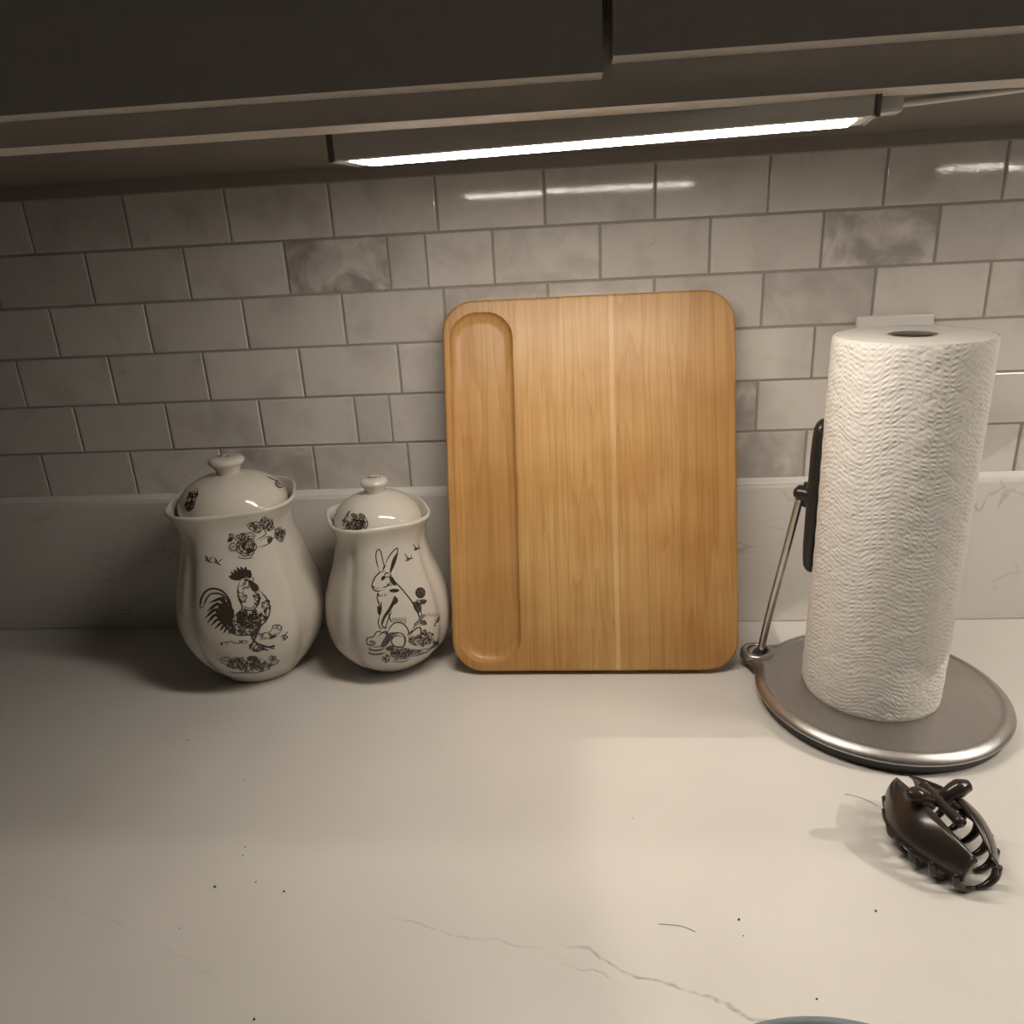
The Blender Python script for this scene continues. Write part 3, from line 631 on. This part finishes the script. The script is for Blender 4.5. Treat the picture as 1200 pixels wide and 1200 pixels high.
# ---- small canister with the rabbit
prof2 = [(30, 0.8), (32, 3), (39, 7.5), (49, 17), (59.3, 32), (63.5, 52), (62, 75), (56.7, 95), (50, 114), (46.2, 130), (45.6, 141), (48, 152), (52.5, 162)]
lid2 = [(43, 153), (43.3, 158), (41, 165), (36.5, 171.5), (28, 178), (18, 182), (9, 184)]
knob2 = [(9.2, 182.6), (9.4, 186), (11, 189.5), (13.4, 193), (13.6, 195.2), (11.4, 197.6), (6.5, 198.6), (2, 198.4)]
can2, body2, lidB, knobB, rad2, lrad2, ctr2 = canister(140, -88, 23, prof2, 162, lid2, knob2, 'small ivory ceramic canister printed with a rabbit', 'ceramic_canister')
d = Print(420, 630, 7.5, .62, 2.5)
W1 = 9.5
d.line([(186, 302), (165, 230), (153, 160), (168, 110), (190, 110), (208, 170), (220, 226), (236, 252)], W1); d.line([(222, 226), (226, 250), (214, 294)], W1); d.fill([(222, 232), (236, 252), (222, 280), (214, 292), (224, 256)])
d.line([(230, 268), (250, 200), (288, 140), (325, 100), (344, 98), (341, 150), (322, 220), (297, 278), (283, 314)], W1); d.fill([(336, 138), (308, 178), (288, 240), (276, 304), (286, 306), (302, 258), (326, 196)])
d.line([(240, 296), (192, 304), (150, 345), (126, 394), (121, 430), (140, 462), (176, 471), (214, 458)], W1 + 1); d.line([(122, 428), (136, 434), (144, 426)], W1); d.line([(214, 440), (252, 426), (286, 386)], W1); d.line([(140, 442), (165, 448), (185, 440)], 5)
d.fill([(203, 350), (224, 334), (238, 346), (222, 371), (205, 374)]); d.line([(226, 330), (246, 310), (270, 318)], 10); d.line([(240, 352), (262, 344), (276, 356)], 6)
d.fill([(274, 322), (300, 358), (332, 402), (322, 422), (292, 400), (276, 366)]); d.line([(250, 400), (262, 420), (300, 415)], 8); d.fill([(270, 462), (318, 450), (358, 462), (330, 480), (290, 478)])
d.line([(283, 314), (320, 385), (372, 440), (432, 512), (490, 590), (530, 680), (550, 740), (546, 785)], 11)
d.line([(176, 471), (165, 520), (176, 570), (186, 602)], 10); d.fill([(166, 604), (190, 600), (200, 560), (204, 640), (186, 684), (170, 650)]); d.scribble(205, 505, 28, 12, 7, 5, 14)
d.line([(190, 680), (175, 740), (186, 792), (206, 802)], W1); d.line([(236, 800), (262, 720), (292, 640)], W1); d.fill([(300, 556), (268, 620), (224, 684), (204, 740), (206, 780), (236, 706), (282, 640), (306, 596)]); d.line([(206, 802), (222, 780), (238, 800), (250, 768)], W1)
d.fill([(316, 512), (338, 530), (346, 560), (322, 586), (300, 580), (306, 540)]); d.line([(268, 660), (276, 710), (296, 748)], W1)
for k in range(13): d.line([(302 + k * 9.5, 696 + (k % 3) * 8), (300 + k * 10, 735 + (k % 2) * 8 + max(0, k - 8) * 6)], 9, 2)
d.line([(252, 856), (276, 792), (322, 750), (380, 750), (424, 788), (442, 836), (432, 866)], W1 + 1)
for k in range(12): d.line([(474 + k * 6.5, 806 - k * 4.5), (498 + k * 4.5, 750 - k * 4)], 7, 2)
d.line([(440, 880), (480, 822), (528, 790), (550, 808), (546, 868), (500, 884)], W1 + 2); d.line([(430, 856), (460, 830), (490, 812)], 12)
d.line([(84, 900), (70, 905), (84, 880), (130, 872), (158, 832), (190, 824), (198, 848), (160, 872)], W1); d.line([(70, 905), (76, 930), (100, 945), (130, 940)], W1); d.line([(200, 848), (226, 826), (252, 830), (240, 860)], W1); d.scribble(235, 840, 18, 12, 7, 6, 10)
d.line([(96, 960), (106, 985), (170, 992), (232, 972)], W1 + 2); d.line([(98, 945), (150, 962), (205, 950)], 6); d.line([(84, 1002), (110, 1022), (170, 1026), (242, 1010)], W1 + 2); d.ellipse(116, 915, 16, 10, 5, fill=True); d.scribble(130, 925, 22, 14, 7, 5, 10); d.line([(180, 890), (215, 880)], 6)
d.fill([(196, 946), (226, 888), (262, 842), (322, 834), (352, 842), (312, 856), (288, 886), (262, 932), (226, 962), (200, 962)])
d.line([(322, 834), (372, 840), (412, 880), (402, 950), (352, 962), (310, 950), (290, 910), (310, 872), (350, 862), (385, 872)], W1 + 2); d.fill([(400, 866), (418, 890), (410, 940), (396, 955), (404, 910)]); d.fill([(240, 970), (290, 948), (312, 966), (280, 990), (250, 990)])
d.build('rabbit_print', INK, body2, ctr2, rad2, 2, 160)
d = Print(420, 630, 7.5, .5, 5)
d.scribble(545, 905, 105, 42, 105, 5, 16); d.scribble(600, 850, 55, 40, 46, 5, 15); d.rose(400, 1020, 58, 6); d.scribble(350, 1035, 70, 34, 46, 5, 15); d.scribble(440, 1015, 50, 34, 40, 6, 15); d.scribble(245, 1065, 28, 28, 20, 6, 13); d.scribble(330, 1000, 55, 20, 24, 7, 15); d.scribble(510, 1000, 45, 24, 22, 5, 16)
d.line([(480, 1046), (540, 1030), (600, 1005), (650, 966), (690, 920), (706, 880)], 8); d.line([(500, 1010), (560, 985), (620, 975), (660, 950)], 6); d.scribble(670, 935, 30, 34, 18, 6, 16); d.line([(290, 1080), (340, 1092), (410, 1088), (460, 1060)], 6); d.line([(230, 1100), (262, 1090), (275, 1060)], 6)
d.ellipse(545, 485, 42, 46, 6, fill=True); d.rose(545, 485, 46, 6)
d.line([(543, 530), (548, 600), (556, 690), (560, 740)], 8); d.leaf(545, 575, 600, 552, .35, 6, fill=True); d.leaf(545, 590, 510, 545, .35, 6); d.leaf(555, 740, 602, 760, .4, 6, fill=True); d.leaf(540, 660, 486, 590, .2, 7, fill=True); d.leaf(548, 640, 520, 560, .16, 6, fill=True); d.leaf(548, 700, 585, 680, .3, 6); d.leaf(540, 600, 470, 570, .2, 8, fill=True)
for k in range(9): d.line([(580 + k * 8, 695 - (k % 2) * 6), (586 + k * 7, 655 + (k % 3) * 12)], 4, 2)
for k in range(10): d.line([(645 + k * 7, 690 - 14 * math.sin(k * .5)), (652 + k * 7, 658 + (k % 3) * 9)], 5, 2)
d.line([(712, 690), (704, 730), (680, 752), (668, 775), (690, 776)], 9); d.scribble(690, 715, 18, 30, 8, 5, 11)
d.build('flower_print', INK, body2, ctr2, rad2, 2, 160)
for bx, by, k in ((445, 178, 1.5), (515, 90, 1.25)):
    d = Print(420, 630, 7.5); d.bird(bx, by, k, 1); d.line([(bx - 28 * k, by - 26 * k), (bx - 6 * k, by - 2 * k), (bx + 8 * k, by + 4 * k)], 6); d.scribble(bx, by + 6 * k, 12 * k, 8 * k, 3, 5, 12); d.build('bird_print', INK, body2, ctr2, rad2, 2, 160)
d = Print(420, 630, 7.5)
d.fill([(736, 216), (762, 240), (786, 312), (806, 380), (800, 440), (780, 428), (766, 340), (746, 270)])
d.build('leaf_print', INK, body2, ctr2, rad2, 2, 160)
d = Print(370, 540, 4.617, .6, 2.5)
d.rose(228, 345, 44, 4); d.ellipse(232, 345, 20, 26, 3, fill=False); d.scribble(215, 345, 44, 36, 46, 4, 11); d.scribble(165, 345, 22, 30, 20, 4, 11); d.line([(150, 350), (158, 310), (184, 270), (172, 300), (190, 306)], 5); d.ellipse(208, 296, 18, 10, 4, .3, fill=True); d.ellipse(250, 300, 20, 12, 4, .6, fill=True); d.line([(262, 300), (280, 330), (276, 360), (262, 378), (230, 384)], 5); d.scribble(262, 335, 14, 26, 14, 4, 10); d.fill([(212, 330), (236, 322), (250, 345), (240, 375), (218, 372)], 5, .5)
d.build('rose_print', INK, lidB, ctr2, lrad2, 153, 183)
put_knob_print(lidB, 199.0, 6.5, 9)

# ------------------------------------------------------------------ paper towel holder and roll
HX, HY = 600.0, -168.0
hold = thing('paper_towel_holder', 'brushed steel paper towel holder with black spring arm', 'holder', (HX, HY, 0))
lug = math.atan2(-109 + 168, 509 - 600)
def lugf(extra):
    def f(th, z):
        dd = (th - lug + math.pi) % (2 * math.pi) - math.pi
        return 1 + extra * np.exp(-(np.abs(dd) / .155) ** 2.6)
    return f
lathe('base_foot', [(94, 0), (100.5, 0.2), (101.5, 2), (102.5, 7), (103, 10)], RUBBER, hold, 200, lugf(.185), close_top=True, close_bot=True)
lathe('base_plate', [(100, 9.4), (104.4, 9.5), (105.4, 10.6), (105.0, 12.0), (102.2, 14.6), (98.6, 16.9), (97.2, 17.2), (95.8, 16.6), (94.4, 15.9), (92.5, 15.7), (60, 15.6), (12, 15.6)], STEEL, hold, 200,
      lugf(.205), close_top=True)
lx, ly = 507 - HX, -108 - HY
lathe('socket', [(9.6, 15), (9.6, 17.6), (8.8, 17.4), (8.2, 16.4), (3, 16.2)], RUBBER, hold, 48, cx=lx, cy=ly, close_top=True)
lathe('socket_ring', [(15.5, 12), (15.6, 16.2), (14.6, 17.9), (12.8, 18.5), (10.4, 18.2), (9.6, 17.2)], STEEL, hold, 48, cx=lx, cy=ly)
tube('rod', [(509 - HX, -109 - HY, 12), (515 - HX, -114 - HY, 62), (524 - HX, -121.5 - HY, 130), (530.5 - HX, -127 - HY, 181), (532 - HX, -128.5 - HY, 188)], 3.5, ROD, hold, 20)
RX, RY, RR, RZ0, RZ1 = 593.0, -167.0, 57.0, 15.8, 325.0
ud = np.array([-.824, .566]); pc = np.array([RX - HX, RY - HY])
arm = None
V, F = [], []
zs = [114, 114.8, 117, 121, 128, 140, 180, 220, 238, 246, 250, 252.2, 253]
half = [4, 7, 9.5, 11.5, 12.5, 13, 13, 13, 12.5, 11.5, 9.5, 7, 4]
th_a = [2.5, 5, 7, 8.5, 9.3, 9.8, 10, 9.8, 9.3, 8.5, 7, 5, 2.5]
ns = 11
for z, hf, tk in zip(zs, half, th_a):
    for lay in (0, 1):
        for k in range(ns):
            s = -1 + 2 * k / (ns - 1); a = math.atan2(ud[1], ud[0]) + s * hf / RR
            rr_ = RR + 1.0 + (0 if lay == 0 else tk * (1 - .55 * abs(s) ** 3))
            V.append((pc[0] + rr_ * math.cos(a), pc[1] + rr_ * math.sin(a), z))
st = 2 * ns
for i in range(len(zs) - 1):
    for k in range(ns - 1):
        F.append((i * st + k, i * st + k + 1, (i + 1) * st + k + 1, (i + 1) * st + k)); F.append((i * st + ns + k, (i + 1) * st + ns + k, (i + 1) * st + ns + k + 1, i * st + ns + k + 1))
    F.append((i * st, (i + 1) * st, (i + 1) * st + ns, i * st + ns)); F.append((i * st + ns - 1, i * st + 2 * ns - 1, (i + 1) * st + 2 * ns - 1, (i + 1) * st + ns - 1))
for i in (0, len(zs) - 1):
    for k in range(ns - 1): F.append((i * st + k, i * st + ns + k, i * st + ns + k + 1, i * st + k + 1))
obj('tension_arm', V, F, BLACKP, hold, True)
p0 = pc + ud * (RR + 8.5); p1 = pc + ud * (RR + 19)
tube('pivot', [(p0[0], p0[1], 184), (p1[0] * .6 + p0[0] * .4, p1[1] * .6 + p0[1] * .4, 184.5), (p1[0], p1[1], 184.5), (p1[0] + ud[0] * 4, p1[1] + ud[1] * 4, 184)], [7.0, 7.4, 7.4, 3.6], BLACKP, hold, 20, 8)
lathe('pivot_plate', [(2, 173), (5.5, 174), (6, 184), (5.5, 195), (2, 196)], BLACKP, hold, 24, cx=p0[0] + 1.5 * ud[0], cy=p0[1] + 1.5 * ud[1], close_top=True, close_bot=True)
lathe('post', [(15.2, 15.5), (15.2, 323.6), (14.6, 324.6), (12, 325.2), (1.5, 325.4)], BLACKP, hold, 32, cx=RX - HX, cy=RY - HY, close_top=True)

roll = thing('paper_towel_roll', 'white embossed paper towel roll standing on a steel holder', 'paper towel', (RX, RY, RZ0))
SEG, ROW = 360, 240; H = RZ1 - RZ0; rr = random.Random(5)
V, F = [], []; uvs = []
ang = np.linspace(0, 2 * math.pi, SEG, endpoint=False)
for j in range(ROW + 1):
    z = H * j / ROW; u = j / ROW
    for a in ang:
        arc = a * RR
        e = .45 * math.sin(3 * a + 5 * u) + .35 * math.sin(7 * a - 9 * u + 1) + .28 * math.sin(2 * math.pi * (arc * .8 + z) / 40) * math.sin(2 * math.pi * (arc * .8 - z) / 40)
        e -= 1.2 * math.exp(-(z / 2.0) ** 2) + 0.9 * math.exp(-((H - z) / 1.6) ** 2)
        V.append(((RR + e) * math.cos(a), (RR + e) * math.sin(a), z))
for j in range(ROW):
    for k in range(SEG):
        F.append((j * SEG + k, j * SEG + (k + 1) % SEG, (j + 1) * SEG + (k + 1) % SEG, (j + 1) * SEG + k))
sheet = obj('paper', V, F, PAPER, roll, True)
uvl = sheet.data.uv_layers.new(name='wrap'); uvd = np.zeros((len(sheet.data.loops), 2), np.float32); li = 0
for j in range(ROW):
    for k in range(SEG):
        for (kk, jj) in ((k, j), (k + 1, j), (k + 1, j + 1), (k, j + 1)):
            uvd[li] = (kk * 2 * math.pi / SEG * RR * MM, jj * H / ROW * MM); li += 1
uvl.data.foreach_set('uv', uvd.ravel())
top = [(RR - 1.2, H - .6), (RR - 3.5, H - .1)]
for k in range(14): top.append((RR - 6 - k * 2.6, H + (.18 if k % 2 else -.22)))
top += [(17.5, H)]
lathe('paper_end', top, PAPEREND, roll, 96)
lathe('paper_end', [(17.5, .1), (RR - 1.2, .1)], PAPEREND, roll, 96)
lathe('core', [(17.5, .2), (17.5, H - .1), (16.3, H - .2), (16.3, .2), (17.5, .2)], CARD, roll, 64)

# ------------------------------------------------------------------ hair claw clip
clip = thing('claw_clip', 'dark brown plastic hair claw clip beside the paper towel holder', 'hair clip', (576, -345, 0))
clip.rotation_euler = (0, 0, math.radians(-76))
def jaw(sgn):
    """curved shell with teeth; clip lies along local x, teeth down"""
    V, F = [], []; nu, nv = 25, 7
    for lay in (0, 1):
        for i in range(nu):
            u = -1 + 2 * i / (nu - 1); L_ = 40 * u; arch = 1 - .55 * u * u
            for j in range(nv):
                v = j / (nv - 1); ang_ = math.radians(20 + 62 * v); R_ = (24 + 7 * arch) - lay * 2.6
                V.append((L_, sgn * (R_ * math.sin(ang_) * arch + 1.0), 9 + (R_ * math.cos(ang_)) * (.55 + .45 * arch)))
    n = nu * nv
    for i in range(nu - 1):
        for j in range(nv - 1):
            a = i * nv + j; q = (a, a + 1, a + nv + 1, a + nv); F.append(q); F.append(tuple(n + t for t in q)[::-1])
    for i in range(nu - 1):
        for j in (0, nv - 1): F.append((i * nv + j, (i + 1) * nv + j, n + (i + 1) * nv + j, n + i * nv + j))
    for j in range(nv - 1):
        for i in (0, nu - 1): F.append((i * nv + j, n + i * nv + j, n + i * nv + j + 1, i * nv + j + 1))
    jw = obj('jaw', V, F, CLAW, clip, True)
    for k in range(7):
        u = -.9 + .3 * k; arch = 1 - .55 * u * u; R_ = 24 + 7 * arch; an = math.radians(82)
        y = R_ * math.sin(an) * arch; z = 9 + R_ * math.cos(an) * (.55 + .45 * arch)
        tube('tooth', [(40 * u, sgn * (y - .6), z + 3), (40 * u + 1, sgn * (y - 2), z - 5), (40 * u + 1.5, sgn * (y - 8), max(2.5, z - 10)), (40 * u + 1.5, sgn * (y - 15), 2.0)], [3.0, 2.8, 2.2, 1.2], CLAW, jw, 8, 4)
    tube('lever', [(-6, sgn * 4, 32), (-6, sgn * 9, 38), (-6, sgn * 16, 42), (-6, sgn * 23, 43)], [4.5, 5.5, 6.2, 4], CLAW, jw, 12, 5)
    return jw
jaw(1); jaw(-1)
tube('hinge', [(-20, 0, 36), (0, 0, 36), (18, 0, 36)], 3.6, CLAW, clip, 12)

# ------------------------------------------------------------------ bowl at the front
lathe_b = thing('bowl', 'blue-grey glazed bowl on the worktop in front of the claw clip', 'bowl', (446, -604, 0))
lathe('bowl_shell', [(38, 0), (44, 0), (46, 4), (72, 18), (90, 34), (96, 44), (97.6, 47), (96, 48), (93.5, 46), (87, 35), (70, 21), (44, 8), (3, 6)], BLUEG, lathe_b, 96, close_bot=True, close_top=True)

# ------------------------------------------------------------------ crumbs and hairs on the worktop
for k, (x, y, r) in enumerate(((81, -391.6, .9), (131, -394.1, .8), (108.2, -386.6, .6), (430.8, -408.6, .8), (516.7, -399.9, .8), (431.1, -420.5, .45), (146.1, -484.1, .7), (-17.9, -229.4, .7), (87.1, -354.8, .5), (88.8, -362.5, .5), (370.8, -320.5, .4), (55.9, -281.3, .45), (463.2, -460.8, .6), (72, -425.1, .4))):
    bm = bmesh.new(); bmesh.ops.create_icosphere(bm, subdivisions=1, radius=r * MM)
    for v in bm.verts: v.co *= rr.uniform(.75, 1.2)
    o = from_bm('crumb', bm, CRUMB); o.location = Vector((x, y, r * .7)) * MM
    tag(o, 'tiny dark crumb lying on the white worktop', 'crumb', 'crumbs on the worktop')
tag(tube('hair_strand', [(532.4, -292.5, .25), (540.8, -295.2, .3), (547.3, -299.8, .3), (552.2, -305.2, .25)], .16, HAIR, None, 5), 'fine curved hair lying beside the claw clip', 'hair')
tag(tube('hair_strand', [(380.6, -413.2, .25), (387.4, -413.6, .3), (395.2, -414.7, .3), (402.5, -418.2, .25)], .13, HAIR, None, 5), 'fine short hair lying on open worktop near the grey vein', 'hair')
